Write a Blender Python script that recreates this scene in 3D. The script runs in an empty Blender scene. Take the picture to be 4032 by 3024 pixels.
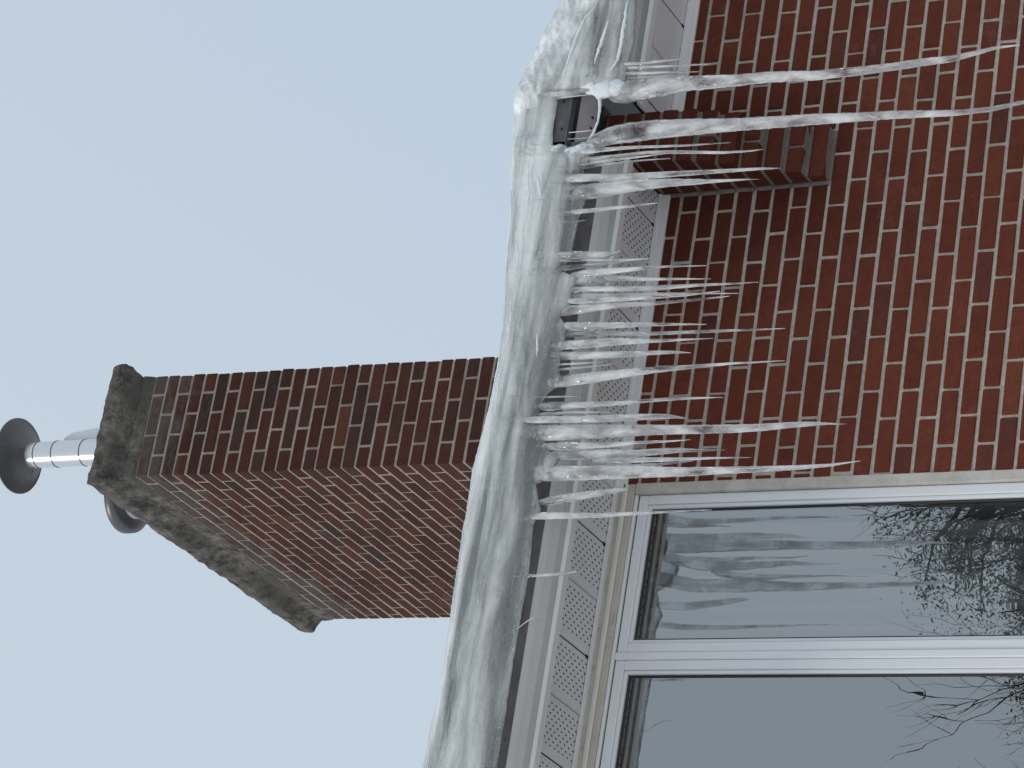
import bpy, math, random
from mathutils import Vector, Matrix, noise
rnd = random.Random(7)
sc = bpy.context.scene
col = sc.collection

# ------------------------------------------------------------------ camera
F = 12342.6                      # focal length in pixels of the 4032 px wide frame (telephoto, phone held sideways)
CY, CZ = -8.527, 1.6
ROT = Matrix(((0.15272152, 0.91072652, -0.38373603),
              (0.44328729, -0.41016636, -0.79703195),
              (-0.88327375, -0.04838138, -0.46635472)))
cd = bpy.data.cameras.new('camera'); cam = bpy.data.objects.new('camera', cd); col.objects.link(cam)
cd.sensor_width = 36; cd.lens = F/4032*36; cd.clip_start = .05; cd.clip_end = 500
M4 = ROT.to_4x4(); M4.translation = Vector((0, CY, CZ)); cam.matrix_world = M4
sc.camera = cam

# ------------------------------------------------------------------ light
SUN_EL, SUN_AZ = math.radians(40), math.radians(204)   # azimuth measured from +X towards +Y
w = bpy.data.worlds.new('World'); sc.world = w; w.use_nodes = True
nt = w.node_tree; nt.nodes.clear()
sky = nt.nodes.new('ShaderNodeTexSky'); sky.sky_type = 'NISHITA'; sky.sun_disc = False
sky.sun_elevation = SUN_EL; sky.sun_rotation = math.radians(90) - SUN_AZ
sky.air_density = 1.0; sky.dust_density = 3.0; sky.ozone_density = 1.0
sm = nt.nodes.new('ShaderNodeVectorMath'); sm.operation = 'SCALE'; sm.inputs['Scale'].default_value = 0.12
mx = nt.nodes.new('ShaderNodeMix'); mx.data_type = 'RGBA'; mx.inputs['Factor'].default_value = 0.93
# thin winter overcast, a little bluer along the far end of the wall (+X) than behind the house corner
tcw = nt.nodes.new('ShaderNodeTexCoord'); dpw = nt.nodes.new('ShaderNodeVectorMath'); dpw.operation = 'DOT_PRODUCT'
dpw.inputs[1].default_value = (0.93, 0.35, -0.10); nt.links.new(tcw.outputs['Generated'], dpw.inputs[0])
rpw = nt.nodes.new('ShaderNodeValToRGB'); nt.links.new(dpw.outputs['Value'], rpw.inputs[0])
rpw.color_ramp.elements[0].position = 0.5; rpw.color_ramp.elements[0].color = (.59, .675, .77, 1)
rpw.color_ramp.elements[1].position = 0.74; rpw.color_ramp.elements[1].color = (.525, .63, .765, 1)
nt.links.new(rpw.outputs[0], mx.inputs['B'])
bg = nt.nodes.new('ShaderNodeBackground'); bg.inputs['Strength'].default_value = 1.0
wo = nt.nodes.new('ShaderNodeOutputWorld')
nt.links.new(sky.outputs[0], sm.inputs[0]); nt.links.new(sm.outputs[0], mx.inputs['A'])
nt.links.new(mx.outputs['Result'], bg.inputs['Color']); nt.links.new(bg.outputs[0], wo.inputs[0])
sl = bpy.data.lights.new('sun', 'SUN'); sl.energy = 1.5; sl.angle = math.radians(11); sl.color = (1, .94, .86)
so = bpy.data.objects.new('sun', sl); col.objects.link(so)
sd = Vector((math.cos(SUN_EL)*math.cos(SUN_AZ), math.cos(SUN_EL)*math.sin(SUN_AZ), math.sin(SUN_EL)))
so.rotation_euler = sd.to_track_quat('Z', 'Y').to_euler(); so.location = (0, 0, 20)
sc.view_settings.view_transform = 'Standard'; sc.view_settings.look = 'None'
sc.view_settings.exposure = 0.0; sc.view_settings.gamma = 1
sc.render.engine = 'CYCLES'
sc.cycles.max_bounces = 10; sc.cycles.transmission_bounces = 8; sc.cycles.transparent_max_bounces = 16
sc.cycles.diffuse_bounces = 4; sc.cycles.glossy_bounces = 4; sc.cycles.caustics_reflective = False
sc.cycles.use_denoising = True

# ------------------------------------------------------------------ helpers
def ray(x, y):
    return ROT @ Vector(((x-2016)/F, -(y-1512)/F, -1))
def on_y(x, y, Y):               # the point at depth Y seen at pixel x, y of the photograph
    d = ray(x, y); t = (Y-CY)/d.y
    return Vector((d.x*t, Y, d.z*t+CZ))
def interp(tab, x):
    if x <= tab[0][0]: return tab[0][1]
    for (a, b), (c, d) in zip(tab, tab[1:]):
        if x <= c: return b+(d-b)*(x-a)/(c-a)
    return tab[-1][1]
def fbm(x, y, z, s=1.0, o=3):
    v = 0; a = 1; n = 0
    for i in range(o):
        v += a*noise.noise(Vector((x*s, y*s, z*s))); n += a; s *= 2.1; a *= .5
    return v/n
class MB:
    def __init__(s): s.v = []; s.f = []; s.m = []; s.c = []; s.cur = 0; s.col = (.5, .5, .5)
    def add(s, vs, fs):
        b = len(s.v); s.v += [tuple(p) for p in vs]
        for f in fs: s.f.append(tuple(b+i for i in f)); s.m.append(s.cur); s.c.append(s.col)
    def box(s, x0, x1, y0, y1, z0, z1):
        s.add([(x0,y0,z0),(x1,y0,z0),(x1,y1,z0),(x0,y1,z0),(x0,y0,z1),(x1,y0,z1),(x1,y1,z1),(x0,y1,z1)],
              [(0,3,2,1),(4,5,6,7),(0,1,5,4),(1,2,6,5),(2,3,7,6),(3,0,4,7)])
    def cbox(s, x0, x1, y0, y1, z0, z1, b=.003, j=0.0):       # box with chamfered edges
        c = ((x0+x1)/2, (y0+y1)/2, (z0+z1)/2); h = ((x1-x0)/2, (y1-y0)/2, (z1-z0)/2)
        V = []; idx = {}
        for sx in (-1, 1):
            for sy in (-1, 1):
                for sz in (-1, 1):
                    for ax in range(3):
                        p = [sx*(h[0]-b), sy*(h[1]-b), sz*(h[2]-b)]
                        p[ax] = (sx, sy, sz)[ax]*h[ax]
                        idx[(sx, sy, sz, ax)] = len(V)
                        V.append((c[0]+p[0]+rnd.uniform(-j, j), c[1]+p[1]+rnd.uniform(-j, j)*.7, c[2]+p[2]+rnd.uniform(-j, j)))
        Fc = []
        for ax in range(3):
            a1, a2 = [(1, 2), (2, 0), (0, 1)][ax]
            for s0 in (-1, 1):
                q = []
                for u, w_ in ((-1, -1), (1, -1), (1, 1), (-1, 1)):
                    k = [0, 0, 0]; k[ax] = s0; k[a1] = u; k[a2] = w_; q.append(idx[(*k, ax)])
                Fc.append(q if s0 > 0 else q[::-1])
        for ax in range(3):                                   # edge strips along axis ax
            a1, a2 = [(1, 2), (2, 0), (0, 1)][ax]
            for u in (-1, 1):
                for w_ in (-1, 1):
                    def K(t, which):
                        k = [0, 0, 0]; k[ax] = t; k[a1] = u; k[a2] = w_; return idx[(*k, which)]
                    q = [K(-1, a1), K(1, a1), K(1, a2), K(-1, a2)]
                    Fc.append(q if u*w_ < 0 else q[::-1])
        for sx in (-1, 1):
            for sy in (-1, 1):
                for sz in (-1, 1):
                    q = [idx[(sx, sy, sz, a)] for a in range(3)]
                    Fc.append(q if sx*sy*sz > 0 else q[::-1])
        s.add(V, Fc)
    def extrude(s, prof, x0, x1):                             # closed (y, z) profile run along X
        n = len(prof)
        s.add([(x0, y, z) for y, z in prof]+[(x1, y, z) for y, z in prof],
              [(i, (i+1) % n, n+(i+1) % n, n+i) for i in range(n)]+[tuple(range(n))[::-1], tuple(range(n, 2*n))])
    def tube(s, pts, rad, seg=10, ell=1.0, ripple=0.0, seed=0.0, cap=True):
        pts = [Vector(p) for p in pts]; n = len(pts); V = []; up = Vector((0, 1, 0))
        for i, p in enumerate(pts):
            t = (pts[min(i+1, n-1)]-pts[max(i-1, 0)]).normalized()
            a = t.cross(up)
            if a.length < 1e-3: a = t.cross(Vector((1, 0, 0)))
            a.normalize(); b = t.cross(a)
            for k in range(seg):
                th = 2*math.pi*k/seg
                r = rad[i]*(1+ripple*noise.noise(Vector((math.cos(th)*1.3+seed, math.sin(th)*1.3, i*.55+seed))))
                V.append(p+a*math.cos(th)*r+b*math.sin(th)*r*ell)
        Fc = [(i*seg+k, i*seg+(k+1) % seg, (i+1)*seg+(k+1) % seg, (i+1)*seg+k) for i in range(n-1) for k in range(seg)]
        if cap: Fc += [tuple(range(seg))[::-1], tuple(range((n-1)*seg, n*seg))]
        s.add(V, Fc)
    def lathe(s, c, prof, seg=40, axis=None):                 # (r, z) profile about a vertical axis
        V = []
        for r, z in prof:
            for k in range(seg):
                th = 2*math.pi*k/seg; V.append((c[0]+r*math.cos(th), c[1]+r*math.sin(th), c[2]+z))
        n = len(prof)
        s.add(V, [(i*seg+k, i*seg+(k+1) % seg, (i+1)*seg+(k+1) % seg, (i+1)*seg+k) for i in range(n-1) for k in range(seg)])
    def build(s, name, mats, parent=None, smooth=False):
        me = bpy.data.meshes.new(name); me.from_pydata(s.v, [], s.f)
        for m in (mats if isinstance(mats, list) else [mats]): me.materials.append(m)
        me.polygons.foreach_set('material_index', s.m)
        at = me.attributes.new('tint', 'FLOAT_COLOR', 'FACE')
        at.data.foreach_set('color', [x for c in s.c for x in (*c, 1)])
        if smooth: me.polygons.foreach_set('use_smooth', [True]*len(me.polygons))
        me.update()
        o = bpy.data.objects.new(name, me); col.objects.link(o); o.parent = parent
        return o
def tag(o, label=None, cat=None, group=None, kind=None):
    for k, v in (('label', label), ('category', cat), ('group', group), ('kind', kind)):
        if v: o[k] = v
    return o
def empty(name, loc=(0, 0, 0)):
    o = bpy.data.objects.new(name, None); col.objects.link(o); o.empty_display_size = .2
    return o

# ------------------------------------------------------------------ materials
class NT:
    def __init__(s, name):
        s.mat = bpy.data.materials.new(name); s.mat.use_nodes = True; s.t = s.mat.node_tree; s.t.nodes.clear()
        s.out = s.n('ShaderNodeOutputMaterial')
    def n(s, typ, **kw):
        nd = s.t.nodes.new(typ)
        for k, v in kw.items():
            if k.startswith('_'): nd.inputs[k[1:].replace('_', ' ')].default_value = v
            else: setattr(nd, k, v)
        return nd
    def l(s, a, b): s.t.links.new(a, b)
    def coord(s, scale=(1, 1, 1), rot=(0, 0, 0)):
        tc = s.n('ShaderNodeTexCoord'); mp = s.n('ShaderNodeMapping')
        mp.inputs['Scale'].default_value = scale; mp.inputs['Rotation'].default_value = rot
        s.l(tc.outputs['Object'], mp.inputs[0]); return mp.outputs[0]
    def noise(s, vec, scale, detail=4, rough=.55, dist=0):
        nd = s.n('ShaderNodeTexNoise', _Scale=scale, _Detail=detail, _Roughness=rough, _Distortion=dist)
        s.l(vec, nd.inputs['Vector']); return nd.outputs['Fac']
    def ramp(s, fac, *stops):
        r = s.n('ShaderNodeValToRGB'); e = r.color_ramp.elements
        while len(e) < len(stops): e.new(.5)
        for el, (p, c) in zip(e, stops): el.position = p; el.color = (*c, 1) if len(c) == 3 else c
        s.l(fac, r.inputs[0]); return r.outputs[0]
    def mix(s, fac, a, b, mode='MIX'):
        m = s.n('ShaderNodeMix', data_type='RGBA', blend_type=mode)
        for i, v in ((m.inputs['Factor'], fac), (m.inputs['A'], a), (m.inputs['B'], b)):
            if hasattr(v, 'links'): s.l(v, i)
            elif isinstance(v, (int, float)): i.default_value = v
            else: i.default_value = (*v, 1)
        return m.outputs['Result']
    def math(s, op, a, b=0.0):
        m = s.n('ShaderNodeMath', operation=op)
        for i, v in ((m.inputs[0], a), (m.inputs[1], b)):
            if hasattr(v, 'links'): s.l(v, i)
            else: i.default_value = v
        return m.outputs[0]
    def bump(s, h, strength=.3, dist=.01, normal=None):
        b = s.n('ShaderNodeBump', _Strength=strength, _Distance=dist); s.l(h, b.inputs['Height'])
        if normal: s.l(normal, b.inputs['Normal'])
        return b.outputs[0]
    def bsdf(s, color, rough=.6, normal=None, **kw):
        p = s.n('ShaderNodeBsdfPrincipled')
        for k, v in {'Base Color': color, 'Roughness': rough, **{k.replace('_', ' '): v for k, v in kw.items()}}.items():
            i = p.inputs[k]
            if hasattr(v, 'links'): s.l(v, i)
            elif k == 'Base Color': i.default_value = (*v, 1)
            else: i.default_value = v
        if normal: s.l(normal, p.inputs['Normal'])
        s.l(p.outputs[0], s.out.inputs[0]); return p

def brick_mat(name, stain=None):
    m = NT(name); co = m.coord()
    a = m.n('ShaderNodeAttribute', attribute_name='tint')
    f = m.noise(co, 38, 6, .65); g = m.noise(co, 7, 4); sp = m.noise(co, 230, 2, .6)
    c = m.mix(m.ramp(f, (.3, (0, 0, 0)), (.7, (1, 1, 1))), m.mix(1.0, a.outputs['Color'], (.72, .70, .70), 'MULTIPLY'), a.outputs['Color'])
    c = m.mix(m.ramp(g, (.45, (0, 0, 0)), (.75, (.45,)*3)), c, m.mix(1.0, c, (.62, .6, .66), 'MULTIPLY'))
    c = m.mix(m.ramp(sp, (.70, (0, 0, 0)), (.76, (.5,)*3)), c, (.30, .25, .22))      # frost and mortar specks
    if stain:                                      # soot and smeared mortar under the cap
        sx = m.n('ShaderNodeSeparateXYZ'); m.l(co, sx.inputs[0])
        zz = m.n('ShaderNodeMapRange', _From_Min=stain-.25, _From_Max=stain+.3, _To_Min=-.35, _To_Max=.25); m.l(sx.outputs[2], zz.inputs[0])
        q = m.math('ADD', m.noise(m.coord((1, 1, 2.2)), 4.5, 6, .7), zz.outputs[0])
        c = m.mix(m.ramp(q, (.46, (0, 0, 0)), (.62, (.85,)*3)), c, m.mix(f, (.035, .032, .032), (.11, .095, .085)))
    ef = m.noise(m.coord((1, 1, 1.6)), 3.1, 6, .72)
    c = m.mix(m.ramp(ef, (.60, (0, 0, 0)), (.74, (.16,)*3)), c, (.33, .27, .24))      # faint salt bloom
    h = m.mix(.5, f, sp)
    if not stain:                                  # eave shade painted into the bricks around the breast corner
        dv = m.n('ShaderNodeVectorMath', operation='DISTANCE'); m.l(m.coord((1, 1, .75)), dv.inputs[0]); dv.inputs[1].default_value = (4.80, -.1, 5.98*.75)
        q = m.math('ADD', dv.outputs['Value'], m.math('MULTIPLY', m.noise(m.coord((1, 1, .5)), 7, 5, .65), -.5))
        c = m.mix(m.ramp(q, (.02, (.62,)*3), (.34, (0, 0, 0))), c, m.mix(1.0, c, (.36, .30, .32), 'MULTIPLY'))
    m.bsdf(c, .9, m.bump(h, .55, .004), Specular_IOR_Level=.15); return m.mat
def mortar_mat(name, base=(.54, .47, .41), dark=(.34, .295, .25)):
    m = NT(name); co = m.coord()
    f = m.noise(co, 60, 6, .7); g = m.noise(co, 5, 3)
    c = m.mix(m.ramp(f, (.3, (0, 0, 0)), (.7, (1, 1, 1))), dark, base)
    c = m.mix(m.ramp(g, (.4, (0, 0, 0)), (.7, (.5,)*3)), c, m.mix(1.0, c, (.7, .7, .7), 'MULTIPLY'))
    m.bsdf(c, .95, m.bump(f, .9, .006), Specular_IOR_Level=.15); return m.mat
def plain(name, color, rough=.5, var=.12, scale=9, bumpv=.08, **kw):
    m = NT(name); co = m.coord()
    f = m.noise(co, scale, 5, .6); g = m.noise(co, scale*14, 3)
    c = m.mix(f, tuple(x*(1-var) for x in color), tuple(min(1, x*(1+var)) for x in color))
    m.bsdf(c, rough, m.bump(g, bumpv, .003), **kw); return m.mat

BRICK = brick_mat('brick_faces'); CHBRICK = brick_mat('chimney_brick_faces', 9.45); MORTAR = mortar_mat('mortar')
CHMORTAR = mortar_mat('chimney_mortar', (.36, .305, .26), (.23, .19, .16))
VINYL = plain('white_vinyl', (.66, .67, .68), .42, .05)
ALU = plain('painted_aluminium', (.65, .65, .64), .45, .08, 6)
SASH = plain('window_vinyl', (.68, .70, .72), .38, .04)
SEAL_AND_SHADE = plain('black_seal_and_shade', (.015, .016, .018), .6)
DARK = plain('dark_gap', (.02, .02, .022), .8)

def caulk():
    m = NT('dirty_trim'); co = m.coord()
    f = m.noise(co, 9, 6, .7); g = m.noise(co, 55, 4, .7)
    c = m.mix(m.ramp(f, (.4, (0, 0, 0)), (.7, (1, 1, 1))), (.50, .48, .44), (.36, .33, .29))
    c = m.mix(m.ramp(g, (.66, (0, 0, 0)), (.72, (1, 1, 1))), c, (.10, .09, .075))
    m.bsdf(c, .7, m.bump(g, .3, .003)); return m.mat
TRIM = caulk()

def soffit_mat():
    m = NT('perforated_soffit'); tc = m.n('ShaderNodeTexCoord'); sx = m.n('ShaderNodeSeparateXYZ'); m.l(tc.outputs['Object'], sx.inputs[0])
    X, Y = sx.outputs[0], sx.outputs[1]
    u = m.math('DIVIDE', m.math('SUBTRACT', X, 1.9), .0163); row = m.math('FLOOR', u)
    v = m.math('ADD', m.math('DIVIDE', m.math('ADD', Y, 1.0), .031), m.math('MULTIPLY', m.math('MODULO', row, 2.0), .5))
    du = m.math('MULTIPLY', m.math('SUBTRACT', m.math('FRACT', u), .5), .0163)
    dv = m.math('MULTIPLY', m.math('SUBTRACT', m.math('FRACT', v), .5), (.031*.55))
    r = m.math('SQRT', m.math('ADD', m.math('MULTIPLY', du, du), m.math('MULTIPLY', dv, dv)))
    hole = m.math('LESS_THAN', r, .0034)
    p = m.math('FRACT', m.math('DIVIDE', m.math('SUBTRACT', X, 1.935), .195))
    ok = m.math('MULTIPLY', m.math('GREATER_THAN', p, .20), m.math('LESS_THAN', p, .95))
    ok = m.math('MULTIPLY', ok, m.math('LESS_THAN', X, 4.8)); ok = m.math('MULTIPLY', ok, m.math('LESS_THAN', Y, -.012))
    hole = m.math('MULTIPLY', hole, ok)
    q = m.math('FRACT', m.math('DIVIDE', m.math('SUBTRACT', X, 1.929), .39))          # grime where the open seams meet the wall channel
    tuft = m.math('MULTIPLY', m.math('LESS_THAN', q, .034), m.math('GREATER_THAN', Y, -.036))
    hole = m.math('MAXIMUM', hole, tuft)
    f = m.noise(m.coord(), 11, 5, .6)
    c = m.mix(hole, m.mix(f, (.53, .53, .545), (.61, .61, .62)), (.03, .03, .035))
    m.bsdf(c, .5); return m.mat
SOFFIT = soffit_mat()

def gutter_mat():
    m = NT('weathered_gutter'); co = m.coord((1, 1, 6)); f = m.noise(co, 12, 6, .7); g = m.noise(m.coord(), 40, 4)
    c = m.mix(m.ramp(f, (.35, (0, 0, 0)), (.7, (1, 1, 1))), (.075, .072, .078), (.16, .155, .155))
    c = m.mix(m.ramp(g, (.62, (0, 0, 0)), (.72, (1, 1, 1))), c, (.035, .03, .03))
    m.bsdf(c, .45, None, Metallic=.1); return m.mat
GUTTER = gutter_mat()
GUTTERB = plain('gutter_underside', (.62, .60, .64), .5, .1)

def cement():
    m = NT('lichened_cement'); co = m.coord(); f = m.noise(co, 14, 7, .7); g = m.noise(co, 55, 5, .7); h = m.noise(co, 3.5, 3)
    c = m.ramp(f, (.36, (.030, .027, .024)), (.5, (.098, .088, .077)), (.64, (.20, .182, .16)))
    c = m.mix(m.ramp(h, (.45, (0, 0, 0)), (.65, (.8,)*3)), c, (.065, .060, .050))
    c = m.mix(m.ramp(g, (.66, (0, 0, 0)), (.74, (1, 1, 1))), c, (.33, .31, .27))
    m.bsdf(c, .95, m.bump(m.mix(.6, f, g), 1.0, .02)); return m.mat
CEMENT = cement()

def ice_mat(name, lo, hi, rough, stretch, sc_=9, tint=(.84, .89, .90), thick=None, bumps=.35):
    m = NT(name); co = m.coord(stretch)
    f = m.noise(co, sc_, 5, .55, .3); g = m.noise(m.coord(), 60, 3, .6); k = m.noise(co, sc_*2.3, 4, .55)
    fac = f
    if thick:                                     # the ice is clearer where it is thin, low on the gutter; frosted on top
        tc = m.n('ShaderNodeTexCoord'); sx = m.n('ShaderNodeSeparateXYZ'); m.l(tc.outputs['Object'], sx.inputs[0])
        zz = m.n('ShaderNodeMapRange', _From_Min=thick[0], _From_Max=thick[1], _To_Min=-.13, _To_Max=.10); m.l(sx.outputs[2], zz.inputs[0])
        fac = m.math('ADD', f, zz.outputs[0])
    tr = m.n('ShaderNodeMapRange', _From_Min=.36, _From_Max=.66, _To_Min=hi, _To_Max=lo); m.l(fac, tr.inputs[0])
    rg = m.n('ShaderNodeMapRange', _From_Min=.35, _From_Max=.7, _To_Min=rough*.6, _To_Max=rough*1.5); m.l(k, rg.inputs[0])
    c = m.mix(k, tint, tuple(min(1, x*1.08) for x in tint))
    nb = m.bump(g, .10, .003); nb = m.bump(k, bumps, .010, nb)
    m.bsdf(c, rg.outputs[0], nb, Transmission_Weight=tr.outputs[0], IOR=1.31)
    return m.mat
ICICLE = ice_mat('icicle_ice', .45, .98, .05, (1.6, 1.6, .6), 15, (.93, .95, .955), None, .14)
SHEET = ice_mat('sheet_ice', .24, .90, .24, (.4, 1.5, 2.9), 5, (.82, .85, .845), (6.17, 6.40), .38)
def snow_mat():
    m = NT('packed_snow'); co = m.coord(); f = m.noise(co, 30, 6, .7); g = m.noise(co, 6, 4)
    c = m.mix(g, (.72, .76, .80), (.86, .89, .92))
    m.bsdf(c, .7, m.bump(f, .6, .02), Subsurface_Weight=.15, Subsurface_Radius=(.03, .04, .05)); return m.mat
def crest_mat():
    m = NT('translucent_snow'); a = m.n('ShaderNodeBsdfTranslucent'); a.inputs[0].default_value = (.93, .96, .98, 1)
    b = m.n('ShaderNodeBsdfDiffuse'); b.inputs[0].default_value = (.86, .89, .92, 1)
    x = m.n('ShaderNodeMixShader', _Fac=.45); m.l(a.outputs[0], x.inputs[1]); m.l(b.outputs[0], x.inputs[2]); m.l(x.outputs[0], m.out.inputs[0]); return m.mat
CREST = crest_mat()
SNOW = snow_mat(); CRUST = ice_mat('snow_crust', .0, .55, .5, (1, 1.5, 1.4), 12, (.84, .87, .87), None, .8)
def metal(name, c, rough, met=1.0):
    m = NT(name); co = m.coord((1, 1, .2)); f = m.noise(co, 20, 4)
    cc = m.mix(f, tuple(x*.85 for x in c), c); m.bsdf(cc, rough, None, Metallic=met); return m.mat
STEEL = metal('bright_steel', (.86, .85, .83), .2)
DSTEEL = metal('sooty_steel', (.14, .135, .14), .42, .7)
def glass_mat():
    m = NT('window_glass')
    f = m.noise(m.coord((2.2, 1, .8)), 3.0, 2, .4)
    gl = m.n('ShaderNodeBsdfGlossy', _Roughness=.0); gl.inputs['Color'].default_value = (.86, .88, .88, 1)
    m.l(m.bump(f, .05, .004), gl.inputs['Normal'])
    tp = m.n('ShaderNodeBsdfTransparent'); tp.inputs['Color'].default_value = (.74, .78, .78, 1)
    mxs = m.n('ShaderNodeMixShader', _Fac=.42); m.l(tp.outputs[0], mxs.inputs[1]); m.l(gl.outputs[0], mxs.inputs[2])
    m.l(mxs.outputs[0], m.out.inputs[0]); return m.mat
GLASS = glass_mat()
CURTAIN = plain('sheer_curtain', (.34, .34, .34), .8, .08, 5)
ROOM = plain('dark_room', (.05, .052, .06), .9)
SHINGLE = plain('grey_shingles', (.09, .085, .08), .9, .3, 25, .6)
BARK = plain('bark', (.045, .038, .034), .9, .3, 20, .6)
NEEDLE = plain('spruce_needles', (.035, .05, .035), .8, .35, 4)
GROUNDM = plain('snowy_ground', (.80, .79, .77), .8, .08, .6, .3)

# ------------------------------------------------------------------ setting
g = MB(); g.add([(-250, -250, 0), (250, -250, 0), (250, 250, 0), (-250, 250, 0)], [(0, 1, 2, 3)])
tag(g.build('ground', GROUNDM), kind='structure')

# ------------------------------------------------------------------ house
house = tag(empty('brick_house'), 'red brick house wall with iced eaves, big window and tall chimney', 'house')
H, BED, PERP, BL = .0677, .013, .010, .193
Z0 = 4.8987                                                   # a bed joint
WX0, WX1 = 3.716, 8.2
def wall_tint():
    r = rnd.random(); v = rnd.uniform(.88, 1.10)
    if r < .08: b = (.120, .038, .028)
    elif r < .16: b = (.158, .048, .026)
    else: b = (.146, .040, .024)
    return tuple(x*v for x in b)
def chim_tint():
    r = rnd.random(); v = rnd.uniform(.8, 1.12)
    if r < .08: b = (.046, .025, .020)
    elif r < .26: b = (.058, .028, .020)
    elif r < .30: b = (.084, .032, .019)
    else: b = (.070, .025, .017)
    return tuple(x*v for x in b)
wl = MB()
kmin = -int(Z0/H); kmax = 17
for k in range(kmin, kmax+1):
    zb = Z0+k*H+BED/2; zt = Z0+(k+1)*H-BED/2
    if k == kmax: zt = 6.102
    off = 4.3969+(0 if k % 2 else BL/2)+rnd.uniform(-.006, .006)+.0021*(k-3)
    n0 = math.floor((WX0-off)/BL)-1; x = off+n0*BL
    while x < WX1:
        a, b = max(x+PERP/2+rnd.uniform(-.0015, .0015), WX0), min(x+BL-PERP/2+rnd.uniform(-.0015, .0015), WX1)
        if b-a > .012:
            wl.cur = 0; wl.col = wall_tint(); dy = rnd.uniform(-.0015, .0015)
            wl.cbox(a, b, dy, .09, zb+rnd.uniform(-.001, .001), zt+rnd.uniform(-.001, .001), .0028, .0009)
        x += BL
wl.cur = 1; wl.col = (.4, .4, .4)
wl.box(WX0+.004, WX1-.003, .0045, .088, .0, 6.104)
# wall beyond the window band and under it
wl.cur = 0; wl.col = (.16, .05, .034); wl.box(-3, 1.0, .001, .09, .05, 6.10); wl.box(1.0, WX0-.002, .002, .09, .05, 2.9)
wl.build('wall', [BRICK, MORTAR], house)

# corbelled breast
br = MB(); BX0, BX1 = 4.79, 4.986
front = [-.046, -.083, -.106, -.145, -.182, -.212, -.230]+[-.236]*6
for i, yf in enumerate(front):
    zb = 5.5085+i*H+BED/2; zt = 5.5085+(i+1)*H-BED/2
    zt = min(zt, 6.257)
    cuts = [BX0, BX0+.10, BX1] if i % 2 else [BX0, BX1]
    for a, b in zip(cuts, cuts[1:]):
        br.cur = 0; br.col = tuple(x*1.1 for x in wall_tint())
        br.cbox(a+(PERP/2 if a > BX0 else 0), b-(PERP/2 if b < BX1 else 0), yf, -.002, zb, zt, .004, .0012)
    br.cur = 1; br.box(BX0+.004, BX1-.004, (front[i-1] if i else 0)+.006-(.004 if not i else 0), .0, zb-BED+.001, zb+.002)
    br.box(BX0+.005, BX1-.005, yf+.008, -.001, zb, zt)
# mortar fillet where the breast meets the wall
br.cur = 1
for i in range(9):
    z = 5.5085+i*H
    br.cbox(BX0-.013, BX0+.002, -.006, .004, z, z+H-.001, .003, .0015)
br.build('chimney_breast', [BRICK, mortar_mat('breast_mortar', (.24, .21, .19), (.14, .125, .11))], house)  # breast mortar in darker tones than the wall mortar

# fascia, soffit, frieze
FP = [(-.275, 6.112), (-.298, 6.112), (-.304, 6.124), (-.294, 6.1275), (-.289, 6.134), (-.281, 6.160), (-.286, 6.190), (-.292, 6.204),
      (-.300, 6.206), (-.304, 6.219), (-.275, 6.219)]
fa = MB(); fa.extrude(FP, .6, 4.775); fa.extrude(FP, 5.02, 8.2); fa.build('fascia', ALU, house)
sf = MB()
def panels(x0, x1):
    x = 1.935+.195*math.ceil((x0-1.935)/.195)-.195; n = 0
    while x < x1:
        a, b = max(x+.0015, x0), min(x+.1935, x1)
        n = round((x-1.935)/.195)
        if b-a > .01:
            if n % 2 == 0: a += .003                           # open lock seam, the odd ones only a shallow groove
            sf.extrude([(-.262, 6.131), (.0, 6.131), (.0, 6.134), (-.262, 6.134)], a, b-.0)
            if n % 2: sf.extrude([(-.262, 6.129), (.0, 6.129), (.0, 6.1309), (-.262, 6.1309)], a+.004, a+.012)
        x += .195
panels(.6, 4.785); panels(5.004, 8.2)
sf.cur = 1; sf.box(.6, 4.787, -.27, .0, 6.139, 6.145); sf.box(5.003, 8.2, -.27, .0, 6.139, 6.145)
for a, b in ((.6, 4.786), (5.004, 8.2)):
    sf.cur = 2; sf.box(a, b, -.288, -.248, 6.121, 6.1285)       # receiving channel behind the fascia
    sf.box(a, b, -.020, -.001, 6.119, 6.1285)                   # channel along the wall
sf.build('soffit', [SOFFIT, DARK, VINYL], house)
fz = MB()
fz.cbox(3.70, 4.786, -.012, .012, 6.090, 6.121, .002); fz.cbox(5.004, 8.2, -.012, .012, 6.090, 6.121, .002)
fz.cur = 1; fz.cbox(.98, 3.712, -.004, .03, 6.102, 6.121, .002)
fz.cur = 2; fz.cbox(.98, 3.716, -.012, .03, 6.084, 6.1018, .004)
fz.cur = 1; fz.cbox(.98, 3.716, -.002, .03, 6.062, 6.0838, .002)
fz.build('frieze_trim', [VINYL, TRIM, plain('cream_bead', (.60, .58, .53), .5)], house)

# gutter with the raised box over the breast
gu = MB()
GP = [(-.303, 6.207), (-.405, 6.205), (-.418, 6.222), (-.412, 6.262), (-.424, 6.29), (-.424, 6.345), (-.418, 6.345), (-.416, 6.294), (-.405, 6.262), (-.411, 6.224), (-.402, 6.211), (-.303, 6.212)]
gu.cur = 0; gu.extrude(GP, .6, 4.79); gu.extrude(GP, 5.04, 8.2)
gu.cur = 0; gu.cbox(4.77, 5.06, -.424, -.416, 6.291, 6.348, .002)
gu.cur = 1; gu.box(4.775, 5.055, -.412, -.262, 6.279, 6.284)
gu.cur = 2; gu.box(4.775, 5.055, -.4235, -.396, 6.2745, 6.2905); gu.box(4.785, 5.01, -.262, .0, 6.259, 6.31)  # rear black box stands in for the shadow gap above the breast
gu.cur = 2
for x, z in ((4.965, 6.322), (4.94, 6.318), (4.835, 6.31)):
    gu.box(x, x+.007, -.428, -.4245, z, z+.007)
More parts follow.
